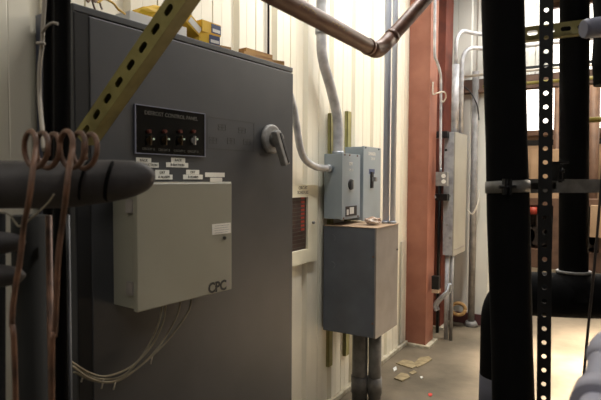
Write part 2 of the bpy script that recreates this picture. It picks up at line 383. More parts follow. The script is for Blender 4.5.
tp_ = loc_(FC(217,286,D)); obj('lettering', text_bm('CPC', .050, TM(tp_[0]+.002, tp_[1]-.004, D+.0006)@Matrix.Scale(.95,4,(1,0,0)), off=.0018), M_ink, cd_)
tp_ = loc_(FC(227.5,283,D)); obj('emblem', CB(tp_[0]-.008,tp_[0]+.008,D,D+.0007,tp_[1]-.012,tp_[1]+.012), M_boxf, cd_)
for zh in (z0+.05, z1-.09): obj('hinge', CB(s0-.003,s0+.004,D-.05,D-.02,zh,zh+.04), M_boxf, cpc)
# cable loops under the box
def hang(a, b, sag, n=16):
    a, b = Vector(a), Vector(b); return [a.lerp(b,t/n)-Z*sag*4*(t/n)*(1-t/n) for t in range(n+1)]
bdl = thing('cable_bundle', 'pale control cables drooping from under the CPC box to the left', 'cable', P(115,382,1.2))
ctr = [((163,303,.09),(158,325,.10),(146,350,.07),(128,372,.05),(112,379,.05),(92,377,.06),(72,363,.09)),
       ((181,300,.09),(176,318,.08),(160,345,.06),(140,366,.06),(115,381,.06),(92,379,.07),(72,366,.10)),
       ((192,297,.09),(188,312,.08),(172,335,.07),(152,356,.06),(120,380,.05),(95,381,.06),(74,372,.08)),
       ((166,303,.08),(163,322,.09),(152,345,.08),(132,366,.06),(108,376,.07),(90,373,.07),(70,361,.10))]
for c in ctr: obj('cable', tub(smooth([FC(x,y,o) for x,y,o in c],8), .0032, 8), M_cable, bdl)
for x, y in ((152,357),(103,381),(115,382),(83,374)):
    p = FC(x,y,.06); obj('cable_tie', tub([p-ca*.002, p+ca*.003+Z*.004, p-Z*.022-ca*.006], .0022, 6), M_wht, bdl)
# ------------------------------------------------------------------ things on top of the cabinet
ztp = ztop
def on_top(px, py): return hit(px, py, Vector((0,0,ztp)), Z)
def TB(px, back, L, Dp, h, rot=0, z=0, bev=.001):                   # box on the cabinet top centred at front px, set back
    p = FC(px, 50, -back); s = loc_(p)[0]; c = CT(s, ztp+z, -back)
    return bbox((-L/2,-Dp/2,0),(L/2,Dp/2,h), bev, basis(c, ca, cn, Z) @ Matrix.Rotation(rot,4,'Z')), c
def carton(px, back, L, Dp, h, rot, z, label, m=M_yel):
    bm, c = TB(px, back, L, Dp, h, rot, z); t = thing('carton', label, 'box', c, 'yellow cartons on the cabinet')
    obj('box', bm, m, t); Mx = basis(c, ca, cn, Z) @ Matrix.Rotation(rot,4,'Z')
    obj('printed_panel', bbox((-L*.02,Dp/2-.0005,h*.12),(L*.49,Dp/2+.001,h*.9),0,Mx), M_blue, t, label='blue printed end')
    obj('flap_print', bbox((L*.04,Dp/2,h*.22),(L*.44,Dp/2+.0018,h*.5),0,Mx), M_paper, t)
    return t
carton(204,.05,.10,.07,.042,.12,0,'lower of two small stacked yellow cartons on the charcoal cabinet')
carton(205.5,.05,.10,.068,.044,.0,.0425,'upper yellow carton with a blue and white end, stacked on another')
cz_ = CT(loc_(FC(185,30,-.06))[0], ztp, -.06)
mc = basis(cz_+Z*.046, ca, cn, Z) @ Matrix.Rotation(.62,4,'Y') @ Matrix.Rotation(.1,4,'Z')
t = thing('carton', 'long yellow carton leaning tilted beside the two stacked cartons', 'box', cz_, 'yellow cartons on the cabinet')
obj('box', bbox((-.055,-.035,0),(.055,.035,.040),.001, mc), M_yel, t)
obj('printed_panel', bbox((-.02,.0348,.008),(.04,.036,.032),0, mc), M_paper, t, label='white printed panel')
bm, c = TB(148,.075,.24,.13,.034,.02); solo('folded_sheet', bm, M_paper, 'white folded paper stack lying on the cabinet under the diagonal strut', 'paper')
bm = bmesh.new(); bmesh.ops.create_icosphere(bm, subdivisions=3, radius=1)
for v in bm.verts: v.co *= 1+.10*math.sin(v.co.x*7+v.co.y*5)*math.cos(v.co.z*6)
bm.transform(basis(CT(loc_(FC(154,20,-.07))[0], ztp+.045, -.075), ca, cn, Z) @ Matrix.Rotation(-.25,4,'Y') @ Matrix.Diagonal((.085,.045,.028,1)))
mn = min(v.co.z for v in bm.verts); bm.transform(Matrix.Translation((0,0,ztp+.0345-mn)))
solo('plastic_bag', bm, M_yel, 'crumpled yellow plastic bag on top of the white paper stack', 'bag')
for i, (px, back, L, Dp, h, r, z, lb) in enumerate(((255,.05,.20,.05,.020,.0,0,'long rough timber offcut lying under another on the cabinet'),
      (256,.05,.17,.045,.018,.04,.0205,'thin timber strip resting on the long offcut on the cabinet'),
      (277,.04,.055,.04,.022,.4,0,'short dark timber block at the right end of the offcuts on the cabinet'),
      (224,.04,.05,.03,.016,.2,0,'tiny timber chip beside the stacked yellow cartons'))):
    bm, c = TB(px, back, L, Dp, h, r, z); solo('timber_offcut', bm, M_wood, lb, 'wood scrap', 'timber scraps on the cabinet')
bm = tub(smooth([P(92,-2,1.28),P(98,2,1.3),P(104,-1,1.32),P(113,3,1.36),P(118,9,1.42),P(125,14,1.47)],6), .003, 8)
solo('yellow_wire', bm, M_yel, 'thin yellow wire looping over the top left of the cabinet', 'wire')
for i, (o, lb) in enumerate(((0,'thin brown wire hanging over the cabinet top, left of its twin'),(7,'thin brown wire hanging over the cabinet top, beside the yellow wire'))):
    solo('brown_wire', tub(smooth([P(84+o,-6,1.25),P(88+o,2,1.28),P(91+o,-2,1.3),P(94+o,7,1.36),P(95+o,9,1.40)],6), .0025, 6), M_copper, lb, 'wire', 'brown wires above the cabinet')
# ------------------------------------------------------------------ label frame on the wall
y0 = PX(282,200,WX+.03).y; y1 = PX(315.5,220,WX+.035).y; zt_ = PX(303,185,WX+.035).z; zb_ = PX(303,263,WX+.035).z
t = thing('schedule_frame', 'ivory metal frame holding a dark circuit schedule on the wall beside the cabinet', 'wall frame', (WX+.03,(y0+y1)/2,zb_))
xa, xb = WX+.026, WX+.048; ya = PX(293,220,xb).y-.05; yb = PX(308,220,xb).y
zi0 = PX(305,249.5,xb).z; zi1 = PX(305,197,xb).z
bm = bbox((xa,y0,zb_),(xb,ya,zt_)); merge(bm,bbox((xa,yb,zb_),(xb,y1,zt_))); merge(bm,bbox((xa,ya,zb_),(xb,yb,zi0))); merge(bm,bbox((xa,ya,zi1),(xb,yb,zt_)))
obj('frame', bm, M_frame, t)
obj('schedule', bbox((xa,ya,zi0),(xa+.008,yb,zi1)), M_pane, t, label='dark schedule sheet with red rows')
bm = bmesh.new(); n = 13
for i in range(n):
    z = zi0+(zi1-zi0)*(i+.6)/(n+.4); box(bm, (xa+.008,ya+.02,z),(xa+.0088,yb-.012,z+.004))
obj('printed_rows', bm, M_inkl, t)
bm = bmesh.new()
for i in range(4,n):
    z = zi0+(zi1-zi0)*(i+.6)/(n+.4); box(bm, (xa+.008,yb-.06,z+.006),(xa+.009,yb-.02,z+.018))
obj('printed_marks', bm, M_redp, t)
k = PX(312.5,222.5,xb); obj('knob', tub([k,k+Vector((.012,0,0)),k+Vector((.018,0,0))],[.008,.009,.004],12), M_knob, t)
Mt = basis((xb+.0006,(PX(303,188,xb).y),(zi1+zt_)/2+.004), (0,1,0), Z, (1,0,0))
bm = text_bm('CIRCUIT', .026, Mt @ Matrix.Translation((0,.014,0))); merge(bm, text_bm('SCHEDULE', .026, Mt @ Matrix.Translation((0,-.012,0)))); obj('lettering', bm, M_ink, t)
# ------------------------------------------------------------------ wall boxes
def rail(px, ptop, pbot, w, label):
    p = PX(px,200,WX+.03); zt=PX(px,ptop,WX+.04).z; zb=PX(px,pbot,WX+.04).z
    bm = bbox((WX+.044,p.y-w/2,zb),(WX+.048,p.y+w/2,zt)); merge(bm,bbox((WX+.026,p.y-w/2,zb),(WX+.048,p.y-w/2+.004,zt))); merge(bm,bbox((WX+.026,p.y+w/2-.004,zb),(WX+.048,p.y+w/2,zt)))
    return solo('strut_rail', bm, M_olive, label, 'rail', 'olive strut rails behind the wall boxes')
rail(329.5,113,366,.05,'olive strut rail on the wall, the left one of the pair')
rail(346.5,111,355,.06,'olive strut rail on the wall, the right one of the pair')
def enclosure(pl, pc_, pr, pt, pb, depth_at=None, name='', label='', xback=WX+.05, mats=(M_box,M_box), y0=None):
    # pl: px of the near face at the wall, pc_: its outer corner, pr: far end of the outer face
    y0 = PX(pl,(pt+pb)/2,xback).y if y0 is None else y0
    co = PY(pc_,pb,y0); x1 = co.x; y1 = PX(pr,(pt+pb)/2,x1).y; z0 = co.z; z1 = PY(pc_,pt,y0).z
    return y0, x1, y1, z0, z1
def make_enclosure(name, label, cat, dims, xb, mside, mfront, lid=.012):
    y0,x1,y1,z0,z1 = dims
    t = thing(name, label, cat, ((xb+x1)/2,(y0+y1)/2,z0))
    obj('body', bbox((xb,y0,z0),(x1-lid,y1,z1),.003), mside, t)
    c = obj('cover', bbox((x1-lid,y0-.002,z0-.003),(x1,y1+.002,z1+.003),.002), mfront, t)
    return t, c
dA = enclosure(324,342,360,153.5,219.5); print('A',dA)
tA, cA = make_enclosure('disconnect_switch', 'smaller pale grey disconnect box with an oval knob, in front of its taller twin', 'electrical box', dA, WX+.05, M_box, M_box)
y0,x1,y1,z0,z1 = dA; ym = (y0+y1)/2
k = PX(350.5,184.5,x1); bm = disc(bmesh.new(), k, (1,0,0), .034, .008, 24); kn = obj('knob', bm, M_knobd, cA)
obj('pointer', bbox((x1+.008,k.y-.008,k.z-.03),(x1+.022,k.y+.008,k.z+.03),.003), M_knob, kn)
a = PX(345.5,206.5,x1); b = PX(356.5,215,x1); tg = obj('nameplate', bbox((x1,a.y,b.z),(x1+.002,b.y,a.z)), M_mach, cA)
ww = (b.y-a.y); obj('lettering', merge(bbox((x1+.002,a.y+ww*.35,b.z+.012),(x1+.003,a.y+ww*.72,a.z-.008)), bbox((x1+.002,a.y+ww*.08,b.z+.008),(x1+.003,a.y+ww*.25,a.z-.02))), M_white, tg)
for (yy,zz) in ((y0+.03,z1-.006),(y0+.10,z1-.006),(y1-.05,z1-.006),(y0+.02,z0+.006),(y1-.03,z0+.006)): obj('screw', disc(bmesh.new(),(x1,yy,zz),(1,0,0),.006,.004,10), M_rust, cA)
bm = text_bm('OFF', .03, basis((x1+.0006,PX(351,165,x1).y,PX(351,164,x1).z),(0,1,0),Z,(1,0,0))); obj('lettering', bm, M_white, cA); obj('lettering', text_bm('ON  30', .02, basis((x1+.0006,PX(351,169,x1).y,PX(351,170,x1).z),(0,1,0),Z,(1,0,0))), M_white, cA)
dB = enclosure(344,363,380.5,146.5,220.5,y0=dA[2]+.03); print('B',dB)
tB, cB = make_enclosure('disconnect_switch', 'taller pale grey disconnect box with a toggle lever, standing behind its shorter twin', 'electrical box', dB, WX+.05, M_box, M_box)
y0,x1,y1,z0,z1 = dB
k = PX(371.5,180,x1)
hb = obj('toggle', bbox((x1,k.y-.02,k.z-.055),(x1+.008,k.y+.02,k.z+.055),.002), M_blk, cB)
obj('lever', bbox((x1+.008,k.y-.012,k.z-.01),(x1+.035,k.y+.022,k.z+.02),.004), M_knob, hb)
a = PX(369,169,x1); b = PX(374.5,174,x1); obj('sticker', bbox((x1,a.y,b.z),(x1+.001,b.y,a.z)), M_blue, cB)
bm = text_bm('DANGER', .03, basis((x1+.0006,PX(372,155,x1).y,PX(372,154,x1).z),(0,1,0),Z,(1,0,0))); obj('lettering', bm, M_white, cB); obj('lettering', text_bm('240 V', .026, basis((x1+.0006,PX(373,158,x1).y,PX(373,159,x1).z),(0,1,0),Z,(1,0,0))), M_white, cB)
for (yy,zz) in ((y0+.03,z1-.006),(y1-.04,z1-.006),(y0+.05,z0+.006)): obj('screw', disc(bmesh.new(),(x1,yy,zz),(1,0,0),.006,.004,10), M_blk, cB)
dL = enclosure(325.5,375.5,397.5,228.5,339,y0=dA[0]-.0); print('L',dL)
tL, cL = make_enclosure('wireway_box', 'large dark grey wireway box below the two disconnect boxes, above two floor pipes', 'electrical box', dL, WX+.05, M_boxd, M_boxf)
y0,x1,y1,z0,z1 = dL
for py in (238,265,292): 
    p = PY(332,py,y0); obj('knockout', disc(bmesh.new(), p+Vector((0,.001,0)), (0,-1,0), .022, .003, 20), M_boxd, tL)
for (yy,zz) in ((y0-.004,PY(375,257,y0).z),(y0-.004,z0+.09)): obj('screw', disc(bmesh.new(),(x1-.02,y0,zz),(0,-1,0),.006,.006,8), M_rust, tL)
obj('screw', disc(bmesh.new(),(x1,y1-.02,PX(395,250,x1).z),(1,0,0),.006,.006,8), M_blk, cL)
# top plate dust
obj('top_cover', bbox((WX+.05,y0-.004,z1),(x1+.004,y1+.004,z1+.004)), M_tan, tL, label='dusty tan top')
# rag on it
bm = bmesh.new(); bmesh.ops.create_icosphere(bm, subdivisions=3, radius=1)
for v in bm.verts: v.co *= 1+.3*math.sin(v.co.x*5+1)*math.cos(v.co.y*6)+.15*math.sin(v.co.z*9+v.co.x*4)
rp = hit(375,222,Vector((0,0,z1+.004)),Z); bm.transform(Matrix.Translation((x1-.10,dL[0]+.17,z1+.026)) @ Matrix.Diagonal((.045,.05,.022,1)))
mn = min(v.co.z for v in bm.verts); bm.transform(Matrix.Translation((0,0,z1+.004-mn)))
solo('crumpled_rag', bm, M_rag, 'small crumpled white rag on top of the wireway box', 'rag')
# floor pipes under it
for i, (px, xx, lb, r) in enumerate(((360,-1.40,'thick grey pipe rising from the floor under the wireway box, nearer the wall',.051),(375,-1.305,'thick grey pipe rising from the floor under the wireway box, farther from the wall',.042))):
    p = PX(px,350,xx); p.y = min(max(p.y,y0+.055),y1-.05)
    t = thing('floor_pipe', lb, 'pipe', (p.x,p.y,0), 'pipes under the wireway box')
    obj('pipe', tub([(p.x,p.y,0),(p.x,p.y,z0-.003)], r, 24), M_emtd, t)
    obj('coupling', tub([(p.x,p.y,.08),(p.x,p.y,.19)], r+.006, 24), M_emtd, t)
# conduits
t = thing('conduit', 'grey conduit dropping from above and bending into the smaller disconnect box', 'conduit', (WX+.09,dA[0]+.12,dA[4]), 'wall conduits')
yA = dA[0]+.10; xx = WX+.095
pu = PX(321.5,20,xx); zb1 = PX(322,38,xx).z; zb2 = PX(338,120,xx).z
pth = smooth([(xx,pu.y,3.9),(xx,pu.y,3.0),(xx,pu.y,zb1+.05),(xx,pu.y+.02,zb1-.12),(xx,pu.y+(yA-pu.y)*.55,(zb1+zb2)/2-.05),(xx,yA-.01,zb2),(xx,yA,dA[4]+.003)],8)
obj('pipe', tub(pth, .031, 20), M_emt, t)
cc = Vector((xx,pu.y,zb1+.02)); obj('coupling', tub([cc,cc+Z*.03],.037,20), M_galv, t)
obj('locknut', tub([(xx,yA,dA[4]+.003),(xx,yA,dA[4]+.02)],.038,12), M_galv, t)
t = thing('conduit', 'grey conduit curving from behind the cabinet into the side of the smaller disconnect box', 'conduit', (WX+.09,dA[0]-.3,PX(315,168,WX+.08).z), 'wall conduits')
e = PY(330,168.5,dA[0]); xx = e.x
s_ = PX(296.5,95,xx)
pth = smooth([PX(280,75,xx),PX(288,90,xx),PX(293.5,108,xx),PX(296.5,125,xx),PX(300,147,xx),PX(305.5,160,xx),PX(315,166.5,xx),(xx,dA[0]-.08,e.z),(xx,dA[0]-.002,e.z)],8)
obj('pipe', tub(pth, .02, 18), M_emt, t)
obj('coupling', tub([(xx,dA[0]-.045,e.z),(xx,dA[0]-.002,e.z)], .026, 14), M_galv, t)
# bluish tall conduits into the wireway box
for px, xx, r, lb in ((386,-1.315,.0215,'bluish tall conduit rising from the wireway box, the left one'),(393,-1.285,.0175,'bluish tall conduit rising from the wireway box, the right one')):
    yy = dL[2]-.034; xx = PY(px,200,yy).x
    t = thing('conduit', lb, 'conduit', (xx,yy,z1), 'tall bluish conduits')
    obj('pipe', tub([(xx,yy,z1+.004),(xx,yy,ZC-.01)], r, 18), M_pvcb, t); obj('locknut', tub([(xx,yy,z1+.004),(xx,yy,z1+.02)], r+.006, 12), M_galv, t)
# thin black cable down the wall by the cabinet, silver strip by the column
p = PX(268.5,20,WX+.036); solo('drop_cable', tub([(p.x,p.y,ZC),(p.x,p.y,1.2)], .006, 8), M_cabd, 'thin black cable hanging straight down the wall above the cabinet', 'cable')
p0 = PX(397.5,250,WX+.03); p1 = PX(404.5,250,WX+.03)
t = solo('flashing_strip', bbox((WX+.027,p0.y+.08,.05),(WX+.04,min(p1.y,c0.y-.03),PX(400,242,WX+.03).z)), M_flash, 'narrow silver flashing strip on the wall beside the orange-red column', 'flashing')
# ------------------------------------------------------------------ rusty pipe overhead
r0 = P(378,52,1.78)
def alongY(px, py): # on the line x = r0.x
    return PX(px, py, r0.x)
s_ = PX(262,-8,r0.x); s_ = Vector((r0.x, s_.y, r0.z))
t = thing('rusty_pipe', 'rusty brown pipe overhead with an elbow, crossing in front of the cream wall', 'pipe', (r0.x, r0.y, r0.z-.03))
e2 = P(452,-30,2.0)
dv = (e2-r0).normalized()
pth = arcpath([Vector((r0.x,.86,ZC-.01)), Vector((r0.x,.86,r0.z)), r0, r0+dv*2.0],.07,8)
obj('pipe', tub(pth, .0245, 22), M_rust, t)
obj('elbow', tub(arcpath([Vector((r0.x,r0.y-.075,r0.z)), r0, r0+dv*.085],.065,10), .0258, 22), M_rust, t)
for c_, d_ in ((Vector((r0.x,r0.y-.075,r0.z)), Vector((0,-1,0))), (r0+dv*.085, dv)): obj('collar', tub([c_, c_+d_*.016], .0272, 22), M_rust, t)
for g_ in range(2):
    bm = bmesh.new()
    for k in range(4):
        y = r0.y-.56+g_*.17+k*.02
        tube(bm, [(r0.x+.0244*math.cos(q), y+.02*u, r0.z+.0246*math.sin(q)) for u,q in ((0,-.35+.2*(k%2)),(.4,.05),(1,-.25+.15*(k%3)),(1.15,-.1))], .0009, 5, True)
    obj('chalk_mark', bm, M_chalk, t, label='yellow chalk writing')
# ------------------------------------------------------------------ struts
def channel(length, w, h, th, hole, pitch, start, rnd=False, hl=.028, hw=.014, flange2=True, back=False):
    """slotted channel along local Y, web at z=0 facing +z, flanges towards -z"""
    cs = []; y = start if start > pitch*.5 else start+pitch
    while y < length-pitch*.5: cs.append(y); y += pitch
    bm = perforated(w, length, th, cs, pitch, (lambda c: circ(0,c,hw/2,16)) if rnd else (lambda c: slot(0,c,hl,hw)))
    merge(bm, bbox((-w/2,0,-h),(-w/2+th,length,0)))
    if back: merge(bm, bbox((-w/2,0,-h),(w/2,length,-h+th)))  # added back plate shuts out light so the slots look dark
    if flange2:
        merge(bm, bbox((w/2-th,0,-h),(w/2,length,0)))
    return bm
def place_channel(p0, p1, face, **k):
    d = (p1-p0); L = d.length; d.normalize(); z = (face-d*face.dot(d)).normalized(); x = d.cross(z)
    bm = channel(L, **k); bm.transform(basis(p0, x, d, z)); return bm
# diagonal strut: slotted face looks up-left to the camera
p0 = P(80,139,1.22); p1 = P(198,-32,1.03)
fc = (CAM-(p0+p1)/2).normalized(); side = (p1-p0).normalized().cross(fc)
if side.dot(rt) > 0: side = -side
face = (fc*.80+side*.60)
bm = place_channel(p0, p1, face, w=.042, h=.038, back=True, th=.003, hole=0, pitch=.05, start=.03)
solo('slotted_strut', bm, M_strut, 'zinc-yellow slotted strut slanting diagonally in front of the charcoal cabinet', 'strut')
# vertical perforated bar
pb0 = P(543.5,420,1.42); pb1 = P(546.5,0,1.42); dd = (pb1-pb0).normalized(); pb0 = pb0 - dd*(pb0.z/dd.z); pb1 = pb0+dd*4.2
pitch = 13.85/F*1.42; hole0 = (P(545.6,10,1.42)-pb0).length
bm = place_channel(pb0, pb1, (CAM-pb0)*Vector((1,1,0)), w=.035, h=.002, th=.003, hole=0, pitch=pitch, start=hole0 % pitch, rnd=True, hw=.0125, flange2=False)
solo('perforated_bar', bm, M_blk, 'upright black perforated steel bar with a single row of round holes', 'bar')
# horizontal strut with pipe clamp
y_s = P(531,184,1.52)
pa = P(529,186,1.50); pb = P(625,182,1.62)
t = thing('cross_strut', 'grey horizontal strut channel running right from the big insulated pipe', 'strut', (pa+pb)/2)
d = (pb-pa); d.z = 0; dn = d.normalized(); nrm = (CAM-pa); nrm.z = 0; nrm = (nrm-dn*nrm.dot(dn)).normalized()
L = 1.2; h = .041
bm = bbox((0,-.041,-h/2),(L,-.038,h/2),0); merge(bm,bbox((0,-.041,h/2-.003),(L,0,h/2))); merge(bm,bbox((0,-.041,-h/2),(L,0,-h/2+.003)))
merge(bm,bbox((0,-.003,h/2-.011),(L,0,h/2-.003))); merge(bm,bbox((0,-.003,-h/2+.003),(L,0,-h/2+.011)))
bm.transform(basis(pa, dn, nrm, Z)); obj('channel', bm, M_strutb, t)
bm = bbox((.10,-.002,-h/2+.002),(L,.001,h/2-.002)); bm.transform(basis(pa, dn, nrm, Z)); obj('cover_strip', bm, M_strutb, t)
bc = P(558.5,176,1.5)
t = thing('beam_clamp', 'small black bolted clamp gripping the horizontal strut beside the perforated bar', 'clamp', P(558,180,1.5))
mb = basis(P(559,172,1.50), dn, nrm, Z)
bm = bbox((-.019,-.01,.024),(.022,.015,.030),0,mb); merge(bm,bbox((-.019,-.01,-.02),(-.013,.015,.030),0,mb)); merge(bm,bbox((-.019,-.01,-.026),(.006,.015,-.02),0,mb)); obj('jaw', bm, M_blk, t)
bm = tub([mb@Vector((.002,.004,-.03)), mb@Vector((.002,.004,.012))], .006, 10); merge(bm, tub([mb@Vector((.002,.004,-.003)), mb@Vector((.002,.004,.008))], .011, 6)); obj('bolt', bm, M_blk, t)
# upper slotted strut
pa2 = P(500,37,1.72); pb2 = P(596,25,1.68); bm = place_channel(pa2, pb2, (CAM-pa2)*Vector((1,1,.15)), w=.044, h=.035, th=.003, hole=0, pitch=.052, start=(P(532,33.5,1.71)-pa2).length % .052, hl=.034, hw=.015)
solo('slotted_strut', bm, M_strut, 'zinc-yellow slotted strut near the top right, crossing the rear insulated pipe', 'strut')
bm = tub([P(583,29,1.60),P(587,28.5,1.6),P(600,27,1.6),P(640,22,1.6),P(640,22,1.6)+rt*2.5], [.026,.030,.031,.031,.031], 20)
solo('sleeve_pipe', bm, M_tape, 'short grey sleeved pipe end at the top right edge', 'pipe')
# ------------------------------------------------------------------ black insulated pipes on the right
def dline(px0,py0,px1,py1,d,z0,z1):
    a = P(px0,py0,d); b = P(px1,py1,d); v = (b-a)/(b.z-a.z); return a+v*(z0-a.z), a+v*(z1-a.z)
a, b = dline(510.5,300,503,20,1.5,0,ZC)
t = thing('insulated_pipe', 'thickest black foam-insulated pipe, upright in front with a steel clamp band', 'pipe', (a.x,a.y,0), 'black insulated pipes')
n_ = 26; obj('insulation', tub([a.lerp(b,k/n_) for k in range(n_+1)], [.0575+.0012*math.sin(k*2.1) for k in range(n_+1)], 32), M_foam, t)
v = (b-a).normalized(); cz = P(509,187,1.5); m0 = a+v*((cz.z-a.z)/v.z)
cb = obj('clamp_band', tub([m0-v*.017, m0+v*.017], .0615, 32), M_strutb, t, label='grey steel clamp band')
q = m0+(CAM-m0).normalized()*.062
q -= rt*.004
bm = bbox((-.010,-.003,-.022),(-.004,.016,.022),0,basis(q,rt,-fw,Z)); merge(bm,bbox((.004,-.003,-.022),(.010,.016,.022),0,basis(q,rt,-fw,Z))); merge(bm, tub([q-rt*.022-fw*.008,q+rt*.024-fw*.008],.005,8)); obj('clamp_bolt', bm, M_blk, cb)
a, b = dline(573.5,260,574.5,20,1.95,0,ZC); zj = P(573,272,1.95).z
t = thing('insulated_pipe', 'slimmer black foam-insulated pipe, upright behind the perforated bar, joining a horizontal run', 'pipe', (a.x,a.y,zj-.15), 'black insulated pipes')
v = (b-a).normalized(); j = a+v*(zj/v.z)
obj('insulation', tub([j, b], .0505, 28), M_foam, t)
obj('collar', tub([j-v*.004, j+v*.006], .060, 28), M_emtd, t, label='pale ring at the joint')
# horizontal run + down leg
h1 = j - v*.09; dh = Vector((-rt.x,-rt.y,0)).normalized()
hl = P(503.5,303,2.02); hr = h1 - dh*.9
cz = h1.z; hl.z = cz
t = thing('insulated_pipe', 'fat black insulated horizontal run at knee height that turns down behind the thickest pipe', 'pipe', (h1.x,h1.y,cz-.1), 'black insulated pipes')
dn_ = Vector((hl.x,hl.y,0))
obj('insulation', tub(arcpath([hr, Vector((h1.x,h1.y,cz)), hl, Vector((hl.x,hl.y,0))], .20, 12), .083, 28), M_foam, t)
obj('saddle', tub([j-v*.10, j-v*.005],[.083,.058],28), M_foam, t)
zl = P(480,376,2.02).z; obj('tape_wrap', tub([(hl.x,hl.y,zl),(hl.x,hl.y,zl-.25)], .0845, 28), M_tapd, t, label='grey tape wrap')
a, b = dline(605,90,604,10,1.82,P(601,85,1.82).z,ZC)
pts = [a.lerp(b,k/40) for k in range(41)]
obj_ = solo('insulated_pipe', tub(pts, [.036+.006*math.sin(k*3.1)+.004*math.sin(k*1.7) for k in range(41)], 20), M_foam, 'ragged black insulated pipe at the upper right edge', 'pipe', 'black insulated pipes')
# thin cable at the right
solo('thin_cable', tub(smooth([Vector((P(610,60,1.4).x,P(610,60,1.4).y,ZC-.01)),P(610,60,1.4),P(606,120,1.4),P(600,200,1.4),P(594,270,1.4),P(588,330,1.4),P(582,392,1.4),P(576,440,1.4),Vector((P(574,460,1.4).x,P(574,460,1.4).y,0))],6), .0035, 8), M_mach, 'thin dark cable slanting down at the right edge', 'cable')
# blurred pale pipe close to the lens
t = thing('wrapped_pipe', 'pale white-wrapped pipe elbow close by in the lower right corner', 'pipe', P(612,380,.6))
q0 = P(592,455,.56)
e_ = [P(860,285,1.5),P(720,312,.98),P(650,332,.77),P(612,348,.70),P(604,374,.66),P(599,405,.61),q0,Vector((q0.x,q0.y,.9)),Vector((q0.x,q0.y,0))]
pp = smooth(e_,10); obj('pipe', tub(pp, .0205, 26), M_lens, t)
obj('elbow', tub(pp[25:37], [.0205,.0228,.0235,.0238,.0240,.0240,.0240,.0240,.0238,.0235,.0228,.0205], 26), M_lens, t)
obj('flange', tub([P(600.5,393,.63),P(598.5,408,.605)], [.028,.031], 26), M_lens, t)
# ------------------------------------------------------------------ left foreground
a = P(-60,184,.88); b = P(153,180.5,.93); v = (b-a).normalized()
pts = []; rs = []
prof = [(-60,184.5,24),(0,184.5,24),(60,184.5,23.6),(90,182.5,22.4),(108,181,21.4),(124,179.5,19.5),(136,178,17.2),(144,177.6,14.4),(150,177.6,10.5),(153.6,177.8,6.5),(155.2,178,1.5)]
sp = smooth([Vector(q) for q in prof],4)
for q in sp: d_ = .90+.0002*q.x; pts.append(P(q.x,q.y,d_)); rs.append(max(q.z,1)/F*d_)
t = thing('insulated_pipe', 'greyish-black insulated pipe stub with a rounded end, jutting in from the left', 'pipe', P(60,206,.9), 'black insulated pipes')
obj('insulation', tub(pts, rs, 30), M_foamg, t)
for px, w in ((110,.003),(86,.0018)):
    c_ = a+v*(((P(px,183,.91)-a).dot(v))); tl = (v+Z*-.35+fw*.2).normalized()
    bm = tub([c_-v*w, c_+v*w], .0375 if px > 100 else .0402, 30); bmesh.ops.transform(bm, matrix=Matrix.Translation(c_) @ Matrix.Rotation(.22,4,fw) @ Matrix.Translation(-c_), verts=bm.verts[:]); obj('seam', bm, M_foam, t)
# copper capillary coils: one tube each, looped over the pipe and dropping down
def coil(c, ax, r, turns, pitch, tail, ph=0, tr=.0042):
    ax = Vector(ax).normalized(); u_ = ax.cross(Z).normalized(); w_ = u_.cross(ax); pts = []
    n = int(turns*26)
    for k in range(n+1):
        a = ph+2*PI*k/26; pts.append(Vector(c)+u_*r*math.cos(a)+w_*r*1.12*math.sin(a)+ax*pitch*k/26)
    return pts
axis = (rt*.55+fw*.83)
specs = [(27,149,.80,.0245,2.55,.019,[(29,200),(24,225),(20,260),(12,320),(16,420)],'copper capillary coil farther left on the pipe stub, with its tail dropping in front'),
         (63,149,.80,.0250,2.6,.021,[(66,195),(63,220),(58,260),(55,330),(52,420)],'copper capillary coil nearer the cabinet on the pipe stub, with its tail dropping in front')]
for px,py,d,r,tn,pt,tail,lb in specs:
    c_ = P(px,py,d); ps = coil(c_, axis, r, tn, pt, None, ph=0)
    first = ps[0]; tl = smooth([first, P(px+6,168,d-.05)]+[P(x,y,d-.06 if i<1 else d-.03) for i,(x,y) in enumerate(tail)]+[Vector((P(tail[-1][0],420,d).x,P(tail[-1][0],420,d).y,0))],6)
    ps = tl[::-1][:-1]+ps
    solo('copper_coil', tub(ps, .0042, 10), M_copper, lb, 'tube coil', 'copper tube coils')
# vertical dark pipes at the left
for (x0,x1,d,m,lb,zb,lt) in ((43.5,53.5,1.20,M_foam,'black upright insulated pipe left of the cabinet, the narrower and farther left one',0,None),
                       (54.5,70,1.12,M_foam,'black upright insulated pipe touching the left edge of the cabinet front in view',0,None),):
    a, b = dline((x0+x1)/2,200,(x0+x1)/2+.3,10,d,0,ZC); r = (x1-x0)/2/F*d
    solo('insulated_pipe', tub([a,b], r, 22), m, lb, 'pipe', 'black insulated pipes')
for (x,d,r,m,lb) in ((31,1.04,.034,M_dol,'olive upright pipe widened and blackened to darken the lower left, below the pipe stub'),(50,1.0,.006,M_copper,'thin copper upright tube in the dark lower left'),(69,1.08,.004,M_knobd,'thin grey upright rod beside the cabinet in the lower left')):  # first pipe's extra width and near-black colour make this corner darker
    p = P(x,300,d); solo('upright_pipe', tub([(p.x,p.y,0),(p.x,p.y,P(x,215,d).z)], r, 14), m, lb, 'pipe', 'dim uprights in the lower left')
# stubs lower left
for i, (y, lb) in enumerate(((243,'upper of two dark pointed insulated stubs at the lower left edge'),(276,'lower of two dark pointed insulated stubs at the lower left edge'))):
    a = P(-50,y+2,.8); b = P(26,y-1,.84); n = 14
    solo('insulated_stub', tub([a.lerp(b,k/n) for k in range(n+1)], [.017*math.sqrt(max(0,1-max(0,(k/n-.5)/.5)**2))+.002 for k in range(n+1)], 18), M_foamg, lb, 'pipe', 'dark stubs at the left edge')
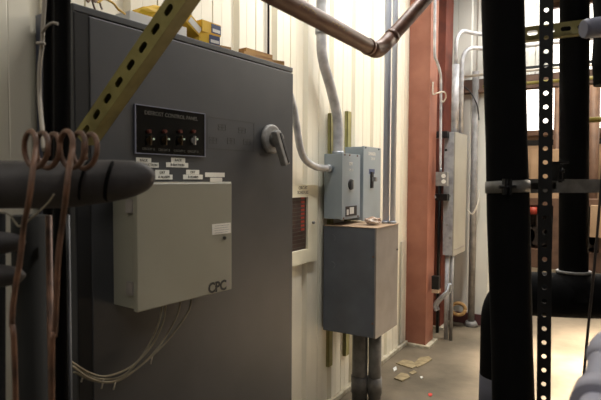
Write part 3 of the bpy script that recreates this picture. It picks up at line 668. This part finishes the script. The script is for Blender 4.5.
# backing dark pipes far left
for (x0,x1,d,lb) in ((-20,4,.93,'fat black upright insulated pipe at the lower left edge'),):
    a, b = dline((x0+x1)/2,300,(x0+x1)/2,220,d,0,P(0,212,d).z); solo('insulated_pipe', tub([a,b], (x1-x0)/2/F*d, 24), M_foam, lb, 'pipe', 'black insulated pipes')
# white hanging cable with ties
t = thing('white_cable', 'thin off-white cable hanging beside the black upright pipes at the left', 'cable', P(43,135,1.05))
obj('cable', tub(smooth([P(46,-30,1.05),P(44.5,0,1.05),P(43,25,1.05),P(42,45,1.05),P(39.5,70,1.05),P(39.5,95,1.05),P(41,115,1.02),P(43,136,.98),P(44,150,.95)],6), .0042, 8), M_dwht, t)
obj('cable_tie', tub(smooth([P(42,33,1.04),P(46,27,1.03),P(52,23,1.03),P(58,24,1.03)],5), .003, 6), M_dwht, t)
obj('cable_tie', tub([P(36,43,1.04),P(45,43.5,1.04)], .003, 6), M_dwht, t)
solo('thin_wire', tub(smooth([P(-4,212,.85),P(8,214,.85),P(15,222,.85),P(20,226,.85),P(34,216,.85),P(48,203,.85),P(54,194,.85)],6), .0016, 6), M_cable, 'thin pale wire crossing below the insulated pipe stub', 'wire')
# ------------------------------------------------------------------ far panel group on the end wall corner
yC = 4.78
dC = enclosure(443,453.3,466,132,256,y0=yC); y0,x1,y1,z0,z1 = dC; xl = PY(443.3,200,yC).x; print('C',dC,xl)
tC, cC = make_enclosure('junction_cabinet', 'tall narrow grey junction cabinet with dented side, right of the orange-red column', 'electrical box', dC, xl, M_jside, M_jfront)
obj('cover_lip', bbox((x1,y0+.03,z0+.05),(x1+.004,y1-.03,z0+.056)), M_boxf, cC)
for (x,y) in ((446,150),(449.5,196),(447,225),(450,238)):
    p = PY(x,y,yC); obj('knockout', disc(bmesh.new(), p, (0,-1,0), .012, .004, 12), M_blk if y==150 else M_emtd, tC)
def PC(px,py,x=None): return PX(px,py,x if x is not None else (xl+x1)/2)
# brackets from column to the cabinet
for py, lb in ((135,'upper black strut bracket holding the junction cabinet to the column'),(197,'lower black strut bracket holding the junction cabinet to the column')):
    p = PY(436,py,4.74); q = PY(444,py,4.74)
    t = thing('strut_bracket', lb, 'bracket', p, 'brackets at the junction cabinet')
    obj('channel', bbox((p.x-.03,4.70,p.z-.03),(q.x+.04,4.775,p.z+.03),.004), M_blk, t)
    obj('bolt', tub([(p.x,4.70,p.z),(p.x,4.68,p.z)],.014,8), M_galv, t)
# small box with two white spots
p = PY(435.5,172,4.6); q = PY(447,186,4.6)
t = thing('receptacle_box', 'small grey receptacle box with two round white outlets beside the junction cabinet', 'outlet', ((p.x+q.x)/2,4.63,q.z))
obj('box', bbox((p.x,4.6,q.z),(q.x,4.66,p.z),.004), M_emtd, t)
for (x,y) in ((443.6,176),(443.6,181.5)): obj('outlet', disc(bmesh.new(), PY(x,y,4.6), (0,-1,0), .019, .006, 18), M_white, t)
obj('conduit_stub', tub([PY(440.5,171.5,4.63), PY(440.5,168,4.63)], .012, 10), M_galv, t)
# thin conduit in front of the column with a jog
solo('thin_conduit', tub(smooth([PY(435.3,-60,4.33),PY(435,0,4.34),PY(434.8,30,4.36),PY(434.8,55,4.4),PY(437,62,4.45),PY(440,72,4.52),PY(440.8,85,4.58),PY(440.6,120,4.62),PY(440.3,171,4.63)],6), .012, 10), M_emt, 'thin grey conduit with a jog running down in front of the orange-red column', 'conduit', 'conduits around the junction cabinet')
solo('thin_wire', tub(smooth([PY(433,82,4.5),PY(433,94,4.5),PY(437,93,4.5),PY(444,92,4.55),PY(446,97,4.6),PY(443,102,4.6),PY(441,99,4.6)],6), .006, 8), M_wht, 'pale looped wire beside the orange-red column above the junction cabinet', 'wire')
# conduits above the cabinet
xm = (xl+x1)/2; yt = (y0+y1)/2-.08
t = thing('conduit', 'fat pale conduit on the junction cabinet, narrowing and bending right along the end wall', 'conduit', (xm,yt,z1), 'conduits around the junction cabinet')
pm = PX(455,110,xm); yt = min(max(pm.y,y0+.05),y1-.05)
zf = PX(455,64,xm).z
obj('pipe', tub([(xm,yt,z1+.003),(xm,yt,zf)], .034, 18), M_emt, t)
obj('coupling', tub([(xm,yt,z1+.003),(xm,yt,z1+.14)], .027, 18), M_pvcb, t)
pa_ = PY(478,37,EY-.16); xr = PY(600,30,EY-.16).x
zr = pa_.z
obj('upper_pipe', tub(arcpath([(xm,yt,zf),(xm,yt,zr),(xm+.15,EY-.2,zr),(xr+1.5,EY-.16,zr-.08)],.30,14), .019, 14), M_emt, t)
t = thing('conduit', 'pale conduit bending right along the end wall, the lower of the two bends', 'conduit', PY(462,128,5.0), 'conduits around the junction cabinet')
p = PX(461,120,xm+.02); yy = min(p.y,y1-.03)
zr = PY(480,51,EY-.14).z
obj('pipe', tub(arcpath([(xm+.02,yy,z1+.003),(xm+.02,yy,zr),(xm+.24,EY-.14,zr),(xr+1.5,EY-.14,zr)],.26,14), .02, 14), M_emt, t)
zr = PY(480,75,EY-.2).z
solo('thin_conduit', tub([(PY(459,73,EY-.2).x,EY-.2,zr),(xr+1.5,EY-.2,zr)], .013, 10), M_wht, 'straight white conduit running level across the brown girt', 'conduit', 'conduits around the junction cabinet')
zr = PY(560,80.5,EY-.2).z
solo('thin_conduit', tub([(xe-.05,EY-.2,zr),(xr+1.5,EY-.2,zr)], .016, 10), M_strut, 'straight yellowish pipe running level below the brown girt', 'conduit', 'conduits around the junction cabinet')
p = PY(473.5,200,EY-.08); zt__ = PY(473,72,EY-.08).z
t = thing('conduit', 'grey upright conduit standing on the floor against the end wall', 'conduit', (p.x,EY-.08,0), 'conduits around the junction cabinet')
obj('pipe', tub([(p.x,EY-.085,.01),(p.x,EY-.085,zt__)], .033, 18), M_emtd, t)
obj('foot_flange', tub([(p.x,EY-.085,0),(p.x,EY-.085,.05)], [.075,.05], 18), M_emtd, t)
solo('loose_cable', tub(smooth([PY(467,210,EY-.19),PY(472,214,EY-.19),PY(476,208,EY-.18),PY(478.5,200,EY-.14),PY(479,190,EY-.04)],8), .008, 8), M_wht, 'white loose cable looped round the upright conduit on the end wall', 'cable')
solo('loose_cable', tub(smooth([PY(462,85,EY-.16),PY(470,92,EY-.15),PY(477,105,EY-.14),PY(479,120,EY-.04)],8), .006, 8), M_blk, 'dark loose cable drooping from the conduit bends', 'cable')
# pipes below the cabinet
for x, xx, r, m, lb in ((446.5,xm-.02,.020,M_emt,'light grey upright conduit below the junction cabinet, the left one'),(450.5,xm+.03,.016,M_emtd,'darker grey upright conduit below the junction cabinet, the right one')):
    p = PX(x,300,xx); yy = min(max(p.y,y0+.04),y1-.04)
    solo('floor_conduit', tub([(xx,yy,0),(xx,yy,z0-.004)], r, 14), m, lb, 'conduit', 'conduits around the junction cabinet')
p = PY(439,230,5.0); solo('black_conduit', tub([(p.x,5.0,0),(p.x,5.0,1.45)], .016, 12), M_blk, 'black upright conduit between the red columns below the receptacle box', 'conduit', 'conduits around the junction cabinet')
p = PY(431.5,276,4.56); q = PY(438.5,290,4.56)
t = thing('receptacle_box', 'small black outlet box low on the edge of the orange-red column', 'outlet', (q.x,4.58,q.z))
obj('box', bbox((p.x,4.56,q.z),(q.x,4.62,p.z),.003), M_blk, t); obj('plate', bbox((p.x+.005,4.555,q.z-.03),(q.x,4.63,q.z)), M_tan, t)
for i, lb in enumerate(('front silver flexible whip bent below the junction cabinet','rear silver flexible whip bent below the junction cabinet')):
    o = i*2.6; pts = smooth([PY(436+o,311-i,4.6+i*.09),PY(434.5+o,305,4.6+i*.09),PY(438+o,300,4.6+i*.09),PY(443+o,295,4.6+i*.09),PY(447+o,291,4.62+i*.09),PY(448.6+o*.5,284,4.66)],8)
    n = len(pts); solo('flexible_conduit', tub(pts, [.013+.002*(k%2) for k in range(n)], 10), M_galv, lb, 'conduit', 'silver flexible whips')
c_ = PY(458,309,5.32); bm = bmesh.new()
tor = [c_+Vector((math.cos(a)*.07,math.sin(a)*.02,math.sin(a)*.055)) for a in [2*PI*k/24 for k in range(25)]]
tube(bm, tor, .018, 10); tube(bm, [q_+Vector((.01,-.035,.01)) for q_ in tor], .018, 10); zmin=min(v.co.z for v in bm.verts)
bm.transform(Matrix.Translation((0,0,0))); solo('cable_coil', bm, M_card, 'brown coil of cable tucked behind the upright conduits at the end wall', 'cable')
# scraps on the floor
def scrap(pts, h, label, m=M_card):
    bm = bmesh.new(); ps = [PZ(x,y,0) for x,y in pts]; lo = [bm.verts.new((p.x,p.y,.001)) for p in ps]; hi = [bm.verts.new((p.x,p.y,h+random.uniform(0,h*.6))) for p in ps]
    bm.faces.new(hi); bm.faces.new(lo[::-1])
    for i in range(len(ps)): bm.faces.new((lo[i],lo[(i+1)%len(ps)],hi[(i+1)%len(ps)],hi[i]))
    bmesh.ops.triangulate(bm, faces=[f for f in bm.faces if len(f.verts)>4])
    solo('cardboard_scrap', bm, m, label, 'scrap', 'torn scraps on the floor')
M_scr = mat('dusty_card', (156,142,110), .85, col2=(128,114,86), scale=20)
scrap([(396,364),(404,360),(412,362),(418,366),(412,369),(402,366)], .006, 'torn cardboard scrap on the floor left of the biggest scrap', M_scr)
scrap([(414,364),(420,358),(429,357),(432,360),(424,365),(417,368)], .007, 'biggest torn cardboard scrap on the floor by the column', M_scr)
scrap([(394,379),(401,374),(408,375),(410,378),(402,382)], .008, 'folded cardboard scrap nearest the camera on the floor', M_scr)
scrap([(393,369),(396,367),(397,370),(394,372)], .005, 'tiny pale chip on the floor left of the scraps', M_paper)
scrap([(409,373),(414,371),(417,373),(412,375)], .005, 'small cardboard chip between the larger floor scraps', M_scr)
scrap([(420,377),(422,376.5),(423,378),(421,379)], .004, 'tiny pale chip on the floor right of the folded scrap', M_paper)
scrap([(428,394.5),(430,393.5),(432.5,394.5),(431.5,396.5),(429,396.5)], .004, 'small bright red fleck on the concrete floor', mat('red_fleck',(200,60,50),.6))
# ------------------------------------------------------------------ far room machinery
YF = 9.6
def fx(px, py): return PY(px, py, YF)
t = thing('equipment_rack', 'dark machinery in a low brown frame seen through the opening', 'machine', (fx(560,262).x,YF,0))
xa, xb = fx(505,230).x, fx(640,230).x; zt1 = fx(560,200).z; zt0 = fx(560,206).z; zb1 = fx(560,251).z
obj('top_beam', bbox((xa,YF,zt0),(xb,YF+.5,zt1+.02),.005), M_brown, t)
obj('bottom_beam', bbox((xa,YF,.0),(xb,YF+.5,zb1),.005), M_brown, t)
for px in (515,556,603): x = fx(px,230).x; obj('post', bbox((x-.05,YF,zb1),(x+.05,YF+.08,zt0)), M_brown, t)
for k in range(7):
    x = xa+.3+k*(xb-xa-.6)/6; z = zb1+.22
    bm = tub([(x,YF+.12,z),(x,YF+.48,z)], .17, 18); merge(bm, tub([(x,YF+.3,z+.1),(x,YF+.3,zt0-.02)], .06, 12)); merge(bm, tub([(x+.2,YF+.15,zb1),(x+.2,YF+.15,zt0-.02)], .03, 10)); obj('compressor', bm, M_mach, t)
obj('dark_backdrop', bbox((xa,YF+.51,0),(xb,YF+.53,zt0)), M_mach, t)  # dark sheet added so the gaps in the rack stay dark
obj('valve', tub([fx(533,207)+Vector((0,-.04,0)), fx(533,214)+Vector((0,-.04,0))], .07, 14), M_redp, t, label='red valve head')
x0 = fx(530,170).x; x1_ = fx(568,170).x
solo('tan_cabinet', bbox((x0,YF+.05,zt1+.022),(x1_,YF+.4,fx(545,149).z),.006), M_tan, 'tan sheet-metal cabinet standing on the far machinery rack', 'cabinet')
x0 = fx(592,170).x; x1_ = fx(640,170).x
t = solo('tan_cabinet', bbox((x0,YF-.25,fx(595,236).z),(x1_,YF-.02,fx(595,205).z),.006), M_tan, 'pale tan box in front of the far machinery rack at the right edge', 'cabinet')
xx0 = fx(500,138).x; solo('high_shelf_rail', bbox((xx0,YF+.9,fx(545,142).z),(3.5,YF+1.0,fx(545,136).z)), M_blk, 'long black rail crossing in front of the bright far windows', 'rail')
for px, r, lb in ((557,.05,'brown upright pipe against the bright far window behind the perforated bar'),(594,.09,'thick tan upright pipe before the bright far window at the right edge')):
    p = PY(px,120,YF+.75); solo('brown_pipe', tub([(p.x,YF+.75,0),(p.x,YF+.75,PY(px,76,YF+.75).z)], r, 14), M_brown, lb, 'pipe', 'upright pipes in the far room')
solo('brown_pipe', tub([PY(588,120,8.6),Vector((4.2,8.6,PY(588,120,8.6).z))], .04, 12), M_strut, 'yellowish level pipe at the right edge in the far room', 'pipe', 'upright pipes in the far room')
# ------------------------------------------------------------------ lights
def lampfix(x, y, z, L, e, lb, w=.3, along='y', col=(1,.95,.86), spread=180):
    t = thing('ceiling_light', lb, 'lamp', (x,y,z), 'strip lights')
    sx, sy = (w/2, L/2) if along=='y' else (L/2, w/2)
    obj('housing', bbox((x-sx,y-sy,z+.02),(x+sx,y+sy,z+.08)), M_white, t)
    obj('diffuser', bbox((x-sx+.02,y-sy+.02,z+.005),(x+sx-.02,y+sy-.02,z+.02)), M_lamp, t)
    ld = bpy.data.lights.new('strip', 'AREA'); ld.shape = 'RECTANGLE'; ld.size = 2*sx-.05; ld.size_y = 2*sy-.05; ld.energy = e; ld.color = col; ld.spread = math.radians(spread)
    o = bpy.data.objects.new('strip_light', ld); C.objects.link(o); o.location = (x,y,z-.002)
lampfix(-.80, 2.8, 3.55, 2.6, 58, 'long strip light above the aisle near the disconnect boxes', w=.2, col=(1,.98,.94))
lampfix(-.35, 4.9, 3.5, .9, 40, 'short strip light above the aisle near the end wall', col=(1,.98,.94))
lampfix(.95, 4.5, 2.9, 1.2, 430, 'added unseen floor light right of the black insulated pipes', col=(1,.85,.68), spread=70)  # unseen lamp added to brighten the floor on the right
lampfix(1.4, 7.6, 4.4, 2.4, 220, 'strip light in the far room, nearest the opening', col=(1,.88,.7))
lampfix(-.6, 9.0, 4.4, 2.4, 100, 'strip light in the far room, farthest back', col=(1,.88,.7))
lampfix(1.6, -.4, 3.8, 1.8, 21, 'added unseen fill light behind the camera to the right', col=(1,.98,.95))  # unseen lamp added as fill for faces turned to the camera
lampfix(-1.0, -.9, 3.2, 1.0, 8, 'added unseen fill light behind the camera near the cream wall', col=(1,.98,.95))  # unseen lamp added to lift the near part of the left wall
w = bpy.data.worlds.new('world'); bpy.context.scene.world = w; w.use_nodes = True
w.node_tree.nodes['Background'].inputs[0].default_value = (.8,.82,.9,1); w.node_tree.nodes['Background'].inputs[1].default_value = .03
vs = bpy.context.scene.view_settings; vs.view_transform = 'Standard'; vs.look = 'None'; vs.exposure = 0; vs.gamma = 1; vs.use_curve_mapping = False
